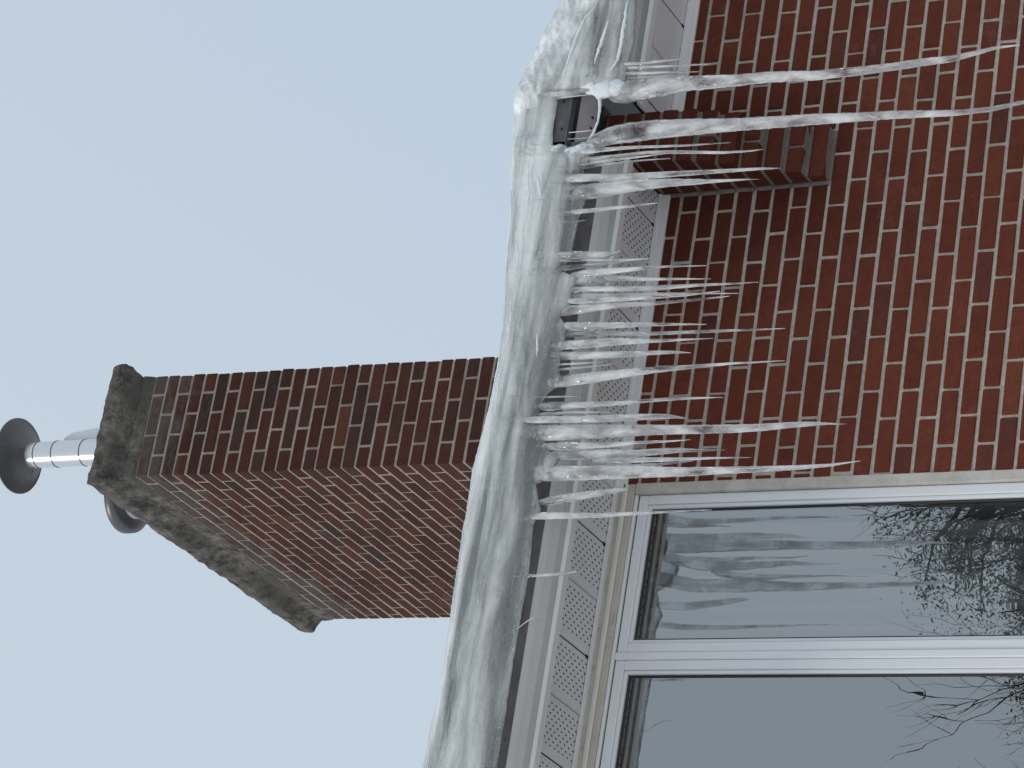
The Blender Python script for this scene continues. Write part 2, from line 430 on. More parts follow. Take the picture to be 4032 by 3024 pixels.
for x, y in ((4.945, -.30), (4.905, -.30)):
    gu.box(x, x+.007, y, y+.01, 6.275, 6.2788)
gu.build('gutter', [GUTTER, GUTTERB, SEAL_AND_SHADE], house)

# roof under the snow
rf = MB(); SL = .33
rf.add([(.4, -.405, 6.335), (8.4, -.405, 6.335), (8.4, 4.6, 6.335+5.005*SL), (.4, 4.6, 6.335+5.005*SL),
        (.4, -.405, 6.32), (8.4, -.405, 6.32), (8.4, 4.6, 6.24+5.0*SL), (.4, 4.6, 6.24+5.0*SL)],
       [(0, 1, 2, 3), (7, 6, 5, 4), (0, 4, 5, 1), (1, 5, 6, 2), (2, 6, 7, 3), (3, 7, 4, 0)])
rf.build('roof', SHINGLE, house)

# ------------------------------------------------------------------ window
FY = .012
wf = MB()
wx0 = 1.0
wf.cur = 1; wf.cbox(3.682, 3.720, -.001, .05, 2.95, 6.061, .003)         # cream outer jamb
wf.cur = 0
wf.cbox(wx0, 3.6815, FY-.006, .05, 6.0505, 6.0615, .002)                 # head edge
wf.cbox(wx0, 3.6815, FY, .05, 2.90, 2.98, .003)
bars = [(3.116, 3.138), (2.447, 2.469), (1.78, 1.802)]
wf.cur = 0
for a, b in bars: wf.cbox(a-.008, b-.004, FY-.004, .05, 2.98, 6.0500, .003)
wfo = wf.build('window_frame', [SASH, TRIM], house)
lights = [(3.1345, 3.6805), (2.4655, 3.1075), (1.7985, 2.4385)]
for (a, b) in lights:
    s = MB(); z0, z1 = 2.985, 6.0460
    # stepped sash: outer ring, inner lip, black gasket
    for (i0, i1, yf, m) in ((.0, .032, FY+.001, 0), (.0322, .045, FY+.008, 0), (.0452, .052, FY+.018, 1)):
        s.cur = m
        for bx in ((a+i0, b-i0, z1-i1, z1-i0), (a+i0, b-i0, z0+i0, z0+i1)):
            s.cbox(bx[0], bx[1], yf, .05, bx[2], bx[3], .0022)
        for bx in ((a+i0, a+i1), (b-i1, b-i0)):
            s.cbox(bx[0], bx[1], yf, .05, z0+i1+.0003, z1-i1-.0003, .0022)
    s.cur = 1
    s.box(a-.0028, b+.0028, FY+.006, .045, z1+.0003, z1+.0038)
    s.box(b+.0002, b+.0012, FY+.004, .045, z0, z1)
    s.build('sash', [SASH, SEAL_AND_SHADE], wfo)
    p = MB(); p.add([(a+.05, .036, z0+.05), (b-.05, .036, z0+.05), (b-.05, .036, z1-.05), (a+.05, .036, z1-.05)], [(0, 1, 2, 3)])
    p.build('pane', GLASS, wfo)
rm = MB()
rm.add([(1.0, .1, 2.6), (3.75, .1, 2.6), (3.75, 3.6, 2.6), (1.0, 3.6, 2.6), (1.0, .1, 6.1), (3.75, .1, 6.1), (3.75, 3.6, 6.1), (1.0, 3.6, 6.1)],
       [(0, 1, 2, 3), (4, 7, 6, 5), (1, 5, 6, 2), (2, 6, 7, 3), (3, 7, 4, 0)])
rm.build('room_interior', ROOM, house)

# curtain behind the first light
cu = MB(); NX, NZ = 150, 26; V = []
for j in range(NZ+1):
    t = j/NZ; z = 6.07-t*3.0
    for i in range(NX+1):
        u = i/NX; x = 3.17+u*.60
        y = .26+.022*math.sin(u*46+1.5*math.sin(t*3+u*5))+.016*math.sin(u*21+t*2.2)+.010*noise.noise(Vector((u*9, t*2.5, 3)))
        V.append((x-.05*t*math.sin(u*3.0), y, z))
cu.add(V, [(j*(NX+1)+i, j*(NX+1)+i+1, (j+1)*(NX+1)+i+1, (j+1)*(NX+1)+i) for j in range(NZ) for i in range(NX)])
tag(cu.build('curtain', CURTAIN, smooth=True), 'pale sheer curtain hanging in folds behind the upper window pane', 'curtain')

# ------------------------------------------------------------------ chimney
CX0, CX1, CY0, CY1 = 4.784, 5.276, 2.155, 3.994
ZC = 9.647                                                     # a bed joint
ch = MB()
top = 9.80
for j in range(-2, 46):
    zt = ZC-j*H-BED/2; zb = zt-H+BED
    if zt < 6.8: break
    A = j % 2 == 0
    fc = [CX0, CX0+.100, CX0+.300, CX1] if A else [CX0, CX0+.200, CX0+.40, CX1]
    dA = .193 if A else .100
    def cb(x0, x1, y0, y1):
        ch.cur = 0; ch.col = chim_tint()
        ch.cbox(x0, x1, y0, y1, zb+rnd.uniform(-.0012, .0012), zt+rnd.uniform(-.0012, .0012), .0018, .0009)
    e = rnd.uniform(-.0012, .0008)
    for i, (a, b) in enumerate(zip(fc, fc[1:])):
        a2 = a+(PERP/2+.001 if i else e); b2 = b-(PERP/2+.001 if i < 2 else rnd.uniform(-.004, .002))
        cb(a2, b2, CY0+rnd.uniform(-.002, .002), CY0+(dA-PERP if i == 0 else .09))
    y = CY0+dA
    while y < CY1-.02:
        y2 = min(y+.200, CY1)
        if CY1-y2 < .03: y2 = CY1
        cb(CX0+rnd.uniform(-.001, .001), CX0+.09, y+.0045, y2-(.0045 if y2 < CY1 else 0)); y = y2
    for y in (2.4, 2.9, 3.4): cb(CX1-.09, CX1, y-.19, y+.25)
ch.cur = 1
ch.box(CX0+.0022, CX1-.003, CY0+.0035, CY1-.004, 6.6, 9.80)
cho = ch.build('chimney', [CHBRICK, CHMORTAR], house)

def lumpy(name, boxes, mat, parent, amp=.008, step=.015):
    """rough block: boxes given as stacked rings (z, x0, x1, y0, y1)"""
    mb = MB()
    ring = []
    nx = max(3, int((boxes[0][2]-boxes[0][1])/step)); ny = max(3, int((boxes[0][4]-boxes[0][3])/step))
    uv = [(i/nx, 0) for i in range(nx)]+[(1, i/ny) for i in range(ny)]+[(1-i/nx, 1) for i in range(nx)]+[(0, 1-i/ny) for i in range(ny)]
    n = len(uv); V = []
    for z, x0, x1, y0, y1 in boxes:
        for u, v in uv:
            p = Vector((x0+(x1-x0)*u, y0+(y1-y0)*v, z))
            q = Vector((fbm(p.x, p.y, p.z, 9, 4), fbm(p.y+9, p.x, p.z, 9, 4), fbm(p.z, p.x+5, p.y, 9, 4)*.8))
            w3 = Vector((fbm(p.x, p.y, p.z, 38, 3), fbm(p.y, p.z, p.x, 38, 3), fbm(p.z+3, p.x, p.y, 38, 3)))
            V.append(p+q*amp*1.5+w3*amp*1.1)
    Fc = [(i*n+k, i*n+(k+1) % n, (i+1)*n+(k+1) % n, (i+1)*n+k) for i in range(len(boxes)-1) for k in range(n)]
    mb.add(V, Fc+[tuple(range(n))[::-1], tuple(range((len(boxes)-1)*n, len(boxes)*n))])
    return mb.build(name, mat, parent)
def rg(z, o): return (z, CX0-o, CX1+o, CY0-o, CY1+o)
lumpy('chimney_cap', [rg(9.775, .0), rg(9.79, .006), rg(9.81, .018), rg(9.835, .036), rg(9.846, .046), rg(9.86, .050), rg(9.885, .051),
                      rg(9.91, .050), rg(9.928, .046), rg(9.94, .036), rg(9.95, .01), rg(9.962, -.08)], CEMENT, cho, .009)
# smeared mortar under the cap
lumpy('mortar_smear', [rg(9.715, .0005), rg(9.735, .003), rg(9.755, .004), rg(9.776, .006)], CEMENT, cho, .0035)

ft = MB(); ft.cbox(4.965, 5.175, 2.32, 2.53, 9.945, 10.035, .02)
ft.build('flue_tile', plain('clay_tile', (.17, .135, .105), .85, .3, 14, .5), cho)
fp = MB(); c = (5.030, 2.41, 0)
prof = []
r0 = .0625
for z in [9.99+.03*i for i in range(19)]:
    prof.append((r0, z))
fp.lathe(c, prof, 48)
fp.cur = 1
for z in (10.052, 10.212, 10.372, 10.477):                     # crimped seams
    fp.lathe(c, [(r0-.001, z), (r0+.0022, z+.0004), (r0+.0022, z+.0034), (r0-.001, z+.004)], 48)
fp.build('flue_pipe', [STEEL, DSTEEL], cho, True)
cw = MB()
cw.lathe((5.030, 2.41, 0), [(.058, 10.52), (.078, 10.535), (.10, 10.545), (.176, 10.60), (.180, 10.598), (.180, 10.606), (.12, 10.640), (.03, 10.68), (.0, 10.685)], 48)
for k in range(3):
    th = k*2.1+.5
    cw.tube([(5.03+.07*math.cos(th), 2.41+.07*math.sin(th), 10.53), (5.03+.165*math.cos(th), 2.41+.165*math.sin(th), 10.594)], [.003, .003], 6)
cw.build('flue_cowl', DSTEEL, cho, True)
f2 = MB(); f2.lathe((5.055, 3.0, 0), [(.115, 9.95), (.112, 10.15), (.108, 10.33)], 48); f2.build('flue_pipe', plain('white_enamel', (.60, .60, .61), .4, .06), cho, True)
f3 = MB(); f3.lathe((5.055, 3.0, 0), [(.105, 10.325), (.150, 10.335), (.176, 10.345), (.178, 10.385), (.15, 10.405), (.0, 10.44)], 48)
f3.build('flue_cowl', DSTEEL, cho, True)

# snow mound frozen on the chimney top behind the front pipe
sn = MB(); V = []; ns, nr = 28, 14
for i in range(nr+1):
    t = i/nr; z = 9.95+.49*t
    r = interp([(0, .17), (.25, .14), (.5, .10), (.75, .09), (.9, .075), (.97, .04), (1, .0)], t)
    for k in range(ns):
        th = 2*math.pi*k/ns; q = 1+.18*noise.noise(Vector((math.cos(th), math.sin(th), z*4)))
        V.append((5.098+r*q*math.cos(th)+.04*(1-t)**2, 2.50+r*q*.7*math.sin(th), z))
sn.add(V, [(i*ns+k, i*ns+(k+1) % ns, (i+1)*ns+(k+1) % ns, (i+1)*ns+k) for i in range(nr) for k in range(ns)])
tag(sn.build('snow_mound', SNOW, smooth=True), 'pale snow mound standing on the chimney top behind the steel flue pipe', 'snow')

# ------------------------------------------------------------------ ice along the gutter
TOPPX = [(-80, 2300), (0, 2250), (60, 2225), (140, 2180), (200, 2150), (260, 2120), (320, 2095), (370, 2068), (430, 2050), (520, 2032), (620, 2020), (640, 2016), (760, 2018),
         (900, 2012), (1000, 2003), (1150, 1995), (1300, 1985), (1450, 1962), (1600, 1932), (1750, 1893), (1850, 1868), (2000, 1845), (2200, 1812), (2400, 1783),
         (2600, 1757), (2700, 1742), (2850, 1705), (3010, 1672), (3150, 1640)]
BOTPX = [(-80, 2510), (0, 2500), (150, 2492), (300, 2462), (335, 2440), (350, 2400), (362, 2200), (380, 2182), (450, 2176), (520, 2168), (565, 2170), (592, 2210), (606, 2262),
         (620, 2300), (660, 2290), (700, 2285), (780, 2300), (850, 2272), (885, 2266), (940, 2250), (1010, 2235), (1060, 2200), (1090, 2268), (1130, 2250), (1200, 2232), (1240, 2195), (1280, 2225),
         (1340, 2215), (1400, 2200), (1450, 2192), (1500, 2205), (1540, 2150), (1580, 2122), (1640, 2110), (1700, 2150), (1760, 2140), (1800, 2195), (1870, 2160), (1900, 2100), (2000, 2120), (2060, 2092),
         (2250, 2074), (2400, 2046), (2600, 2012), (2800, 1982), (3010, 1948), (3150, 1920)]
def colmap(tab, Y):
    q = sorted(((on_y(x, y, Y).x, on_y(x, y, Y).z) for y, x in tab)); return q
TOPW = colmap(TOPPX, -.40); BOTW = colmap(BOTPX, -.45)
TOPW = [(.7, TOPW[0][1]+.02), (1.6, TOPW[0][1]-.01)]+TOPW+[(6.3, TOPW[-1][1]+.03), (7.9, TOPW[-1][1])]      # the ice runs on past both ends of the view
BOTW = [(.7, BOTW[0][1]+.01), (1.6, BOTW[0][1]-.01)]+BOTW+[(6.3, BOTW[-1][1]-.01), (7.9, BOTW[-1][1])]
XA, XB = max(TOPW[0][0], BOTW[0][0]), min(TOPW[-1][0], BOTW[-1][0])
sh = MB(); NXS = 1400; V = []
prof_n = 30
for i in range(NXS+1):
    x = XA+(XB-XA)*i/NXS
    zt = interp(TOPW, x)-.004; zb = interp(BOTW, x)+.004*fbm(x, 0, 0, 30)
    if x > 5.06: zt -= 0
    gap = 4.80 < x < 5.02 and zb > 6.27
    yb = -.452 if not gap else -.445
    front_y = -.456
    P = []
    P.append((-.428, zb+.004)); P.append((-.438, zb-.002)); P.append((-.450, zb+.004))
    for t in (.08, .16, .25, .34, .43, .52, .61, .70, .79, .87):
        z = zb+(zt-zb)*t
        P.append((front_y-.010*math.sin(t*3.14)*(1 if not gap else .6)+.02*max(0, t-.6), z))
    h = zt-zb
    P += [(-.437, zt-.018), (-.425, zt-.006), (-.405, zt), (-.37, zt+.003), (-.32, zt+.008), (-.25, zt+.028), (-.10, zt+.07), (.25, max(zt+.17, 6.62)), (.25, 6.555)]
    P += [(-.2, 6.405), (-.36, 6.352), (-.4275, 6.350)]
    zi = max(zb+.01, 6.30) if gap else 6.29
    P += [(-.4275, max(zi, zb+.012))] + [(-.4285, max(6.24, zb+.010)), (-.4245, max(6.22, zb+.008)), (-.4245, max(6.212, zb+.006))]
    n = len(P)
    for k, (y, z) in enumerate(P):
        if 2 <= k <= 19:
            a = fbm(x*1.1, 2, z*6, 6, 4); b = fbm(x*.7, z*14, 5, 3.2, 3); c2 = abs(fbm(x*2, z*12+x*.7, 9, 3.5, 3))
            d = .007*a+.006*b-.010*c2+.003
            if x > 4.55: d += .012*fbm(x*3, z*7, 3, 5, 4)
            if gap: d *= .6
            y -= d*(1 if k < 16 else .4); z += .005*fbm(x*3, k*.4, 7, 3, 3)*(0 if k > 19 else 1)
        V.append((x, y, z))
sh.add(V, [(i*n+k, (i+1)*n+k, (i+1)*n+(k+1) % n, i*n+(k+1) % n) for i in range(NXS) for k in range(n)]+[tuple(range(n)), tuple(range(NXS*n, NXS*n+n))[::-1]])
tag(sh.build('gutter_ice', SHEET, smooth=True), 'thick grey white sheet of ice and snow sealing the whole gutter', 'ice sheet')

# snow lying along the crest of the ice, and the rough crust on the far stretch beyond the breast
cp = MB(); V = []; NC = 1200; m_ = 9
for i in range(NC+1):
    x = XA+(XB-XA)*i/NC; zt = interp(TOPW, x)
    hh = .011+.010*fbm(x, 1, 1, 4, 3); ww = .030+.012*fbm(x, 5, 1, 3, 2)
    for k in range(m_):
        t = k/(m_-1); a = math.pi*t
        V.append((x, -.418+.075*t+.006*fbm(x*2, k*.5, 2, 6, 2)-ww*math.sin(a)*.25, zt-.028+(.016+hh)*math.sin(a)**.7+.03*t+.004*fbm(x*4, k, 5, 8, 3)))
cp.add(V, [(i*m_+k, (i+1)*m_+k, (i+1)*m_+k+1, i*m_+k+1) for i in range(NC) for k in range(m_-1)])
cpo = cp.build('snow_crest', CREST, smooth=True)
tag(cpo, 'thin bright snow line along the top edge of the gutter ice', 'snow')
cr_ = MB(); V = []; NI, NK = 620, 34
for i in range(NI+1):
    x = 4.84+(XB-4.84)*i/NI; zt = interp(TOPW, x); zb = interp(BOTW, x)
    low = max(zb+.03, zt-(.07+.11*min(1, max(0, (x-4.8)/.25)))+.045*fbm(x, 3, 3, 7, 4))
    for k in range(NK+1):
        t = k/NK; z = low+(zt-.008-low)*t
        ed = min(1, t*6)
        o_ = -.468-.008*math.sin(t*3.14)-.016*ed*fbm(x*1.2, z*2.2, 4, 13, 5)-.012*abs(fbm(x, z*3, 8, 7, 3))-.006*ed
        st_ = min(1, (x-4.84)/.12)
        o_ = -.462+(o_+.462)*st_+.05*max(0, t-.75)**1.3*4*.25+.03*(1-ed)+.02*(1-st_)
        V.append((x, o_, z))
cr_.add(V, [(i*(NK+1)+k, (i+1)*(NK+1)+k, (i+1)*(NK+1)+k+1, i*(NK+1)+k+1) for i in range(NI) for k in range(NK)])
cro = cr_.build('snow_crust', CRUST, smooth=True); q = cro.modifiers.new('thick', 'SOLIDIFY'); q.thickness = .02; q.offset = -1
tag(cro, 'rough wind packed snow crust over the far stretch of gutter beyond the breast', 'snow')

# frosty ridges standing on the ice face
def ridge(pts, wid, name='frost_ridge', mat=SNOW, Y=-.474):
    P = [on_y(x, y, Y-(.012 if y < 600 else 0)) for x, y in pts]; mb = MB(); Q = []; R = []
    for i in range(len(P)-1):
        for s_ in range(6): Q.append(P[i].lerp(P[i+1], s_/6))
    Q.append(P[-1]); n_ = len(Q)
    for i, q in enumerate(Q):
        q += Vector((0, 0, .004*fbm(q.x*9, 1, i*.3, 3))); R.append(wid*(.25+.75*math.sin(math.pi*min(1, max(0, i/(n_-1)))))*(1+.5*fbm(i*.5, 3, wid*100, 1)))
    return Q, R
rd = MB()
RIDGES = [([(2345, 25), (2300, 75), (2275, 130), (2250, 200), (2230, 260), (2205, 330)], .0055), ([(2470, 0), (2462, 60), (2455, 110), (2445, 180), (2432, 235), (2400, 280)], .007),
          ([(2395, 80), (2382, 120), (2368, 165), (2352, 210), (2340, 250)], .0065),
          ([(2080, 640), (2078, 700), (2082, 760), (2075, 820), (2074, 870)], .004), ([(2115, 690), (2125, 740), (2128, 780)], .005),
          ([(2030, 900), (2036, 960), (2040, 1010), (2028, 1080), (2020, 1150)], .003), ([(2006, 1170), (2012, 1260), (2000, 1330), (1985, 1400)], .0035),
          ([(2112, 1310), (2116, 1360), (2112, 1410)], .003), ([(1975, 1440), (1962, 1500), (1955, 1570), (1948, 1640)], .003)]
for pts, wd in RIDGES:
    Q, R = ridge(pts, wd); rd.tube(Q, R, 8, .6, .6, rnd.random()*9)
tag(rd.build('frost_ridges', SNOW, smooth=True), 'wavy white frost ridges crusted along the face of the gutter ice', 'frost', kind='stuff')

# snow lying on the roof behind the ice
rs = MB(); V = []; nx, ny = 90, 24
for j in range(ny+1):
    for i in range(nx+1):
        x = .6+7.6*i/nx; y = .22+4.2*j/ny
        V.append((x, y, 6.335+(y+.405)*SL+.085+.02*fbm(x, y, 0, 1.5)))
rs.add(V, [(j*(nx+1)+i, j*(nx+1)+i+1, (j+1)*(nx+1)+i+1, (j+1)*(nx+1)+i) for j in range(ny) for i in range(nx)])
rso = rs.build('roof_snow', SNOW, smooth=True); sdm = rso.modifiers.new('thick', 'SOLIDIFY'); sdm.thickness = .08; sdm.offset = -1
tag(rso, 'snow layer lying on the roof slope behind the eaves ice', 'snow')

# ------------------------------------------------------------------ icicles
PXM = lambda Y: F/((Y-CY)/math.cos(math.radians(37)))         # px per metre near the eave
def icicle(pts, label, Y=-.455, bend=1.0):
    pts = [(float(a), float(b), float(c)) for a, b, c in pts]
    Q = []; R = []; scale = 1/ (F/ (Vector(on_y(pts[0][0], pts[0][1], Y))-Vector((0, CY, CZ))).length)
    L = 0
    seed = rnd.random()*50
    for (a, b) in zip(pts, pts[1:]):
        d = math.hypot(b[0]-a[0], b[1]-a[1]); m = max(2, int(d/9))
        for s_ in range(m):
            t = s_/m; te = t
            x = a[0]+(b[0]-a[0])*t; y = a[1]+(b[1]-a[1])*te; wd = a[2]+(b[2]-a[2])*t
            L = len(Q)
            y += .8*noise.noise(Vector((x*.012, seed, 0)))*min(1, len(Q)/8)
            Q.append((x, y, wd))
    Q.append(pts[-1])
    # smooth the widths and centre line
    for _ in range(3):
        Q = [Q[0]]+[tuple((Q[i-1][k]+2*Q[i][k]+Q[i+1][k])/4 for k in range(3)) for i in range(1, len(Q)-1)]+[Q[-1]]
    P = []; R = []
    for i, (x, y, wd) in enumerate(Q):
        k1 = min(1, i/(8+wd*.12))
        P.append(on_y(x, y, Y+(.010+wd*.00045)*(1-k1)+.003*noise.noise(Vector((x*.01, seed, 4)))))
        k0 = min(1, (i+1)/7)
        rip = (.35+.65*math.sin(k0*math.pi/2))*(1+.0)+.018*math.sin(i*1.25+seed)*min(1, wd/16)+.045*noise.noise(Vector((i*.3, seed, 1)))
        R.append(max(.0009, wd*.47*scale*rip))
    mb = MB(); mb.tube(P, R, 14, .85, .06, seed)
    o = mb.build('icicle', ICICLE, smooth=True)
    return tag(o, label, 'icicle', 'icicles hanging from the gutter ice')
IC = [
 ([(2400,362,120),(2470,362,96),(2560,350,88),(2680,330,68),(2900,317,52),(3020,304,48),(3200,298,42),(3380,280,38),(3500,265,33),(3620,247,34),(3744,232,28),(3834,211,21),(3925,187,14),(4017,177,4)], 'long bent icicle nearest the photo top edge, its curved tip ending before the right edge'),
 ([(2285,600,40),(2350,555,66),(2412,532,80),(2472,524,86),(2563,512,84),(2683,503,75),(2900,491,56),(3080,479,51),(3260,467,45),(3382,461,38),(3500,453,36),(3623,449,31),(3744,446,26),(3895,431,21),(4032,402,16),(4110,380,6)], 'longest icicle, starting beside the bare gutter gap, running out past the right edge'),
 ([(2440,254,16),(2560,245,13),(2693,232,4)], 'topmost thin icicle above the root of the bent long icicle'),
 ([(2440,268,16),(2600,262,12),(2720,256,9),(2795,252,3)], 'thin icicle with a pinkish tip lying on brick above the bent long icicle'),
 ([(2440,290,16),(2600,286,12),(2756,282,3)], 'thin icicle third from the photo top edge, over the plain soffit'),
 ([(2440,308,16),(2580,303,13),(2704,292,3)], 'thin icicle touching the upper side of the bent long icicle'),
 ([(2230,607,26),(2350,592,20),(2472,581,14),(2700,573,9),(2876,561,3)], 'slender icicle just below the longest icicle, tip curling up over the breast bricks'),
 ([(2200,640,34),(2300,632,26),(2450,612,16),(2550,600,15),(2671,599,16),(2850,601,12),(2960,594,7),(3010,587,3)], 'slim wavy icicle crossing the corbelled breast, second below the longest icicle'),
 ([(2220,655,16),(2330,641,13),(2480,622,9),(2640,603,3)], 'hair thin icicle between two slim ones over the breast'),
 ([(2165,678,16),(2260,665,13),(2380,648,10),(2520,632,7),(2641,624,3)], 'thin arched icicle with a bright lower edge above the fascia stub'),
 ([(2170,708,40),(2300,700,34),(2472,697,31),(2600,688,27),(2671,684,24),(2852,673,17),(3001,664,11),(3074,662,3)], 'straight smooth icicle whose tip ends at the corner of the corbel'),
 ([(2160,775,80),(2260,762,70),(2350,750,66),(2440,737,60),(2530,727,48),(2620,720,38),(2804,714,17),(2900,708,9),(2990,706,3)], 'broad blade shaped icicle under the breast icicles, above the first perforated soffit'),
 ([(2180,852,26),(2240,838,22),(2334,828,19),(2450,815,14),(2530,806,9),(2594,799,3)], 'short icicle ending on the perforated soffit near the breast'),
 ([(2190,882,8),(2250,876,6),(2306,867,2)], 'tiny twig of ice on the grey gutter face below the broad blade'),
 ([(2100,957,8),(2150,953,5),(2200,949,2)], 'tiny spike on the gutter ice above the central cluster'),
 ([(2110,1005,34),(2230,1004,34),(2320,1003,32),(2395,1003,26),(2420,998,14),(2448,984,3)], 'flat icicle with a hooked tip, first of the central cluster'),
 ([(2115,1026,12),(2300,1024,10),(2460,1023,11),(2530,1021,7),(2558,1018,3)], 'straight thin icicle ending at the soffit edge, second of the central cluster'),
 ([(2100,1072,34),(2200,1058,24),(2300,1046,18),(2420,1034,9),(2482,1027,3)], 'slanting icicle crossing the fascia, third of the central cluster'),
 ([(2250,1086,44),(2330,1076,36),(2442,1064,23),(2593,1051,11),(2700,1047,7),(2783,1046,3)], 'medium icicle with needle tip on dark brick, upper part of central cluster'),
 ([(2215,1112,30),(2290,1107,38),(2360,1101,34),(2442,1097,28),(2563,1099,14),(2700,1098,8),(2800,1098,3)], 'medium icicle starting at a rounded loop in the ice edge'),
 ([(2210,1142,30),(2322,1138,22),(2450,1137,23),(2563,1135,22),(2744,1123,14),(2880,1117,8),(2987,1111,3)], 'longest straight icicle of the upper central cluster'),
 ([(2210,1165,30),(2330,1167,27),(2412,1166,24),(2575,1158,14),(2750,1156,8),(2908,1155,3)], 'slim icicle directly below the longest one of the upper central cluster'),
 ([(2230,1186,30),(2350,1182,24),(2503,1175,16),(2700,1163,9),(2836,1146,3)], 'narrow icicle with a slightly rising tip in the central cluster'),
 ([(2180,1232,50),(2250,1221,44),(2322,1213,35),(2442,1201,24),(2563,1196,17),(2744,1180,10),(2872,1166,3)], 'thick rooted icicle above the pointed dark opening in the ice'),
 ([(2195,1287,46),(2280,1285,38),(2352,1283,32),(2503,1278,21),(2653,1277,11),(2783,1277,3)], 'icicle right below the pointed dark opening, tip on dark brick'),
 ([(2200,1318,26),(2382,1312,22),(2563,1314,16),(2804,1304,13),(3000,1297,7),(3092,1293,2)], 'long thin pinkish icicle in the middle of the eave'),
 ([(2180,1360,42),(2270,1357,38),(2352,1351,36),(2442,1345,31),(2533,1344,19),(2680,1338,10),(2812,1332,2)], 'tapered icicle below the long thin pinkish one'),
 ([(2175,1402,42),(2262,1401,36),(2352,1399,32),(2503,1393,24),(2600,1388,18),(2660,1387,12),(2720,1389,2)], 'stubby icicle with a yellowish point above two fine threads'),
 ([(2180,1436,10),(2280,1431,7),(2372,1425,2)], 'short fine ice thread above the gutter dark slot'),
 ([(2175,1457,12),(2300,1447,9),(2400,1435,6),(2452,1423,2)], 'fine curved ice thread over the fascia under the stubby icicle'),
 ([(2165,1508,60),(2240,1498,52),(2322,1488,48),(2442,1472,39),(2563,1458,28),(2744,1442,16),(2900,1430,10),(3000,1425,7),(3090,1420,2)], 'long icicle with a wide sloping root, alone at mid eave'),
 ([(2105,1563,10),(2200,1562,7),(2283,1561,2)], 'small spike across the dark gutter between two long icicles'),
 ([(2110,1602,44),(2190,1599,36),(2262,1596,29),(2442,1587,19),(2623,1572,14),(2750,1567,9),(2848,1564,3)], 'long slim icicle ending on a brick joint above the white pillar icicle'),
 ([(2110,1634,22),(2220,1626,16),(2320,1623,12),(2412,1624,3)], 'small icicle tucked between the slim icicle and the thick white one'),
 ([(2010,1655,30),(2120,1653,30),(2240,1652,31),(2350,1649,31),(2442,1645,29),(2560,1641,26),(2615,1640,21),(2655,1641,14),(2712,1648,2)], 'rough crusted icicle with a forked end lying against the thick white one'),
 ([(2020,1706,84),(2120,1706,76),(2200,1703,70),(2320,1700,62),(2442,1696,54),(2623,1692,42),(2804,1690,37),(2940,1686,34),(3000,1683,31),(3080,1676,27),(3140,1672,24),(3200,1669,18),(3260,1668,9),(3336,1670,2)], 'thickest white icicle, pillar like, reaching far down the brick'),
 ([(2120,1758,36),(2230,1757,31),(2322,1755,28),(2420,1750,22),(2503,1744,15),(2620,1738,9),(2720,1731,2)], 'icicle just below the thickest white one with an upturned tip'),
 ([(2165,1790,52),(2280,1791,46),(2382,1789,44),(2470,1787,36),(2533,1783,31),(2620,1776,27),(2683,1773,19),(2760,1774,11),(2860,1771,2)], 'wide cloudy icicle with a bulge near its thin point'),
 ([(2330,1815,30),(2400,1812,26),(2500,1812,23),(2623,1809,18),(2800,1804,10),(2957,1801,2)], 'flat smooth icicle joined to the cloudy one near the window'),
 ([(2360,1838,22),(2480,1835,17),(2593,1829,13),(2680,1820,7),(2730,1815,2)], 'short icicle merging into the last thick icicle above the window'),
 ([(2095,1866,70),(2200,1864,66),(2322,1862,62),(2420,1861,58),(2503,1858,54),(2600,1859,46),(2683,1858,40),(2850,1852,31),(3000,1847,25),(3141,1841,20),(3262,1832,13),(3388,1815,2)], 'long thick icicle running beside the window jamb'),
 ([(2115,1980,32),(2180,1970,38),(2253,1958,38),(2320,1948,32),(2364,1941,28),(2440,1930,20),(2478,1925,4)], 'slanting glassy icicle with a broken frosty tip at the window head corner'),
 ([(2062,2048,16),(2090,2034,26),(2150,2031,32),(2216,2031,27),(2364,2029,20),(2512,2021,14),(2659,2013,9),(2802,2007,2)], 'clear icicle reaching across the window head onto the glass'),
 ([(2024,2274,6),(2106,2267,11),(2216,2259,12),(2276,2250,3)], 'small lone icicle over the perforated soffit above the window'),
 ([(1977,2508,4),(2005,2498,5),(2032,2480,6),(2060,2458,5),(2084,2439,5),(2110,2430,4),(2137,2426,2)], 'tiny curled ice whisker on the gutter, lowest in the photo'),
]
for i, (pts, lab) in enumerate(IC):
    icicle(pts, lab, -.458+[0, .012, -.008, .006][i % 4]*(1 if i > 1 else 0))
# the strand and flare joining the two long icicles across the bare gutter box
st = MB()
for pts in ([(2345,345,14),(2362,380,17),(2362,430,13),(2354,480,10),(2338,520,12),(2318,560,18),(2285,596,26)],):
    Q = [];
    for a, b in zip(pts, pts[1:]):
        for s_ in range(6): t = s_/6; Q.append([a[k]+(b[k]-a[k])*t for k in range(3)])
    Q.append(pts[-1]); s0 = 1/1290
    st.tube([on_y(x, y, -.445) for x, y, _ in Q], [wd*.5*s0*(1+.3*noise.noise(Vector((i*.5, 2, 2)))) for i, (_, _, wd) in enumerate(Q)], 10, .9, .3, 3)
tag(st.build('ice_strand', SNOW, smooth=True), 'white ice strand bridging the bare gutter gap between the two longest icicles', 'ice strand')
th = MB()
for pts in ([(2180,388,5),(2270,378,4),(2350,370,3)], [(2240,522,4),(2290,518,5),(2340,512,3)], [(2235,548,4),(2290,545,3),(2320,541,3)]):
    th.tube([on_y(x, y, -.44) for x, y, _ in pts], [wd*.5/1290 for _, _, wd in pts], 6)
tag(th.build('ice_threads', SNOW, smooth=True), 'hair fine ice threads stretched across the bare gutter box', 'ice threads', kind='stuff')
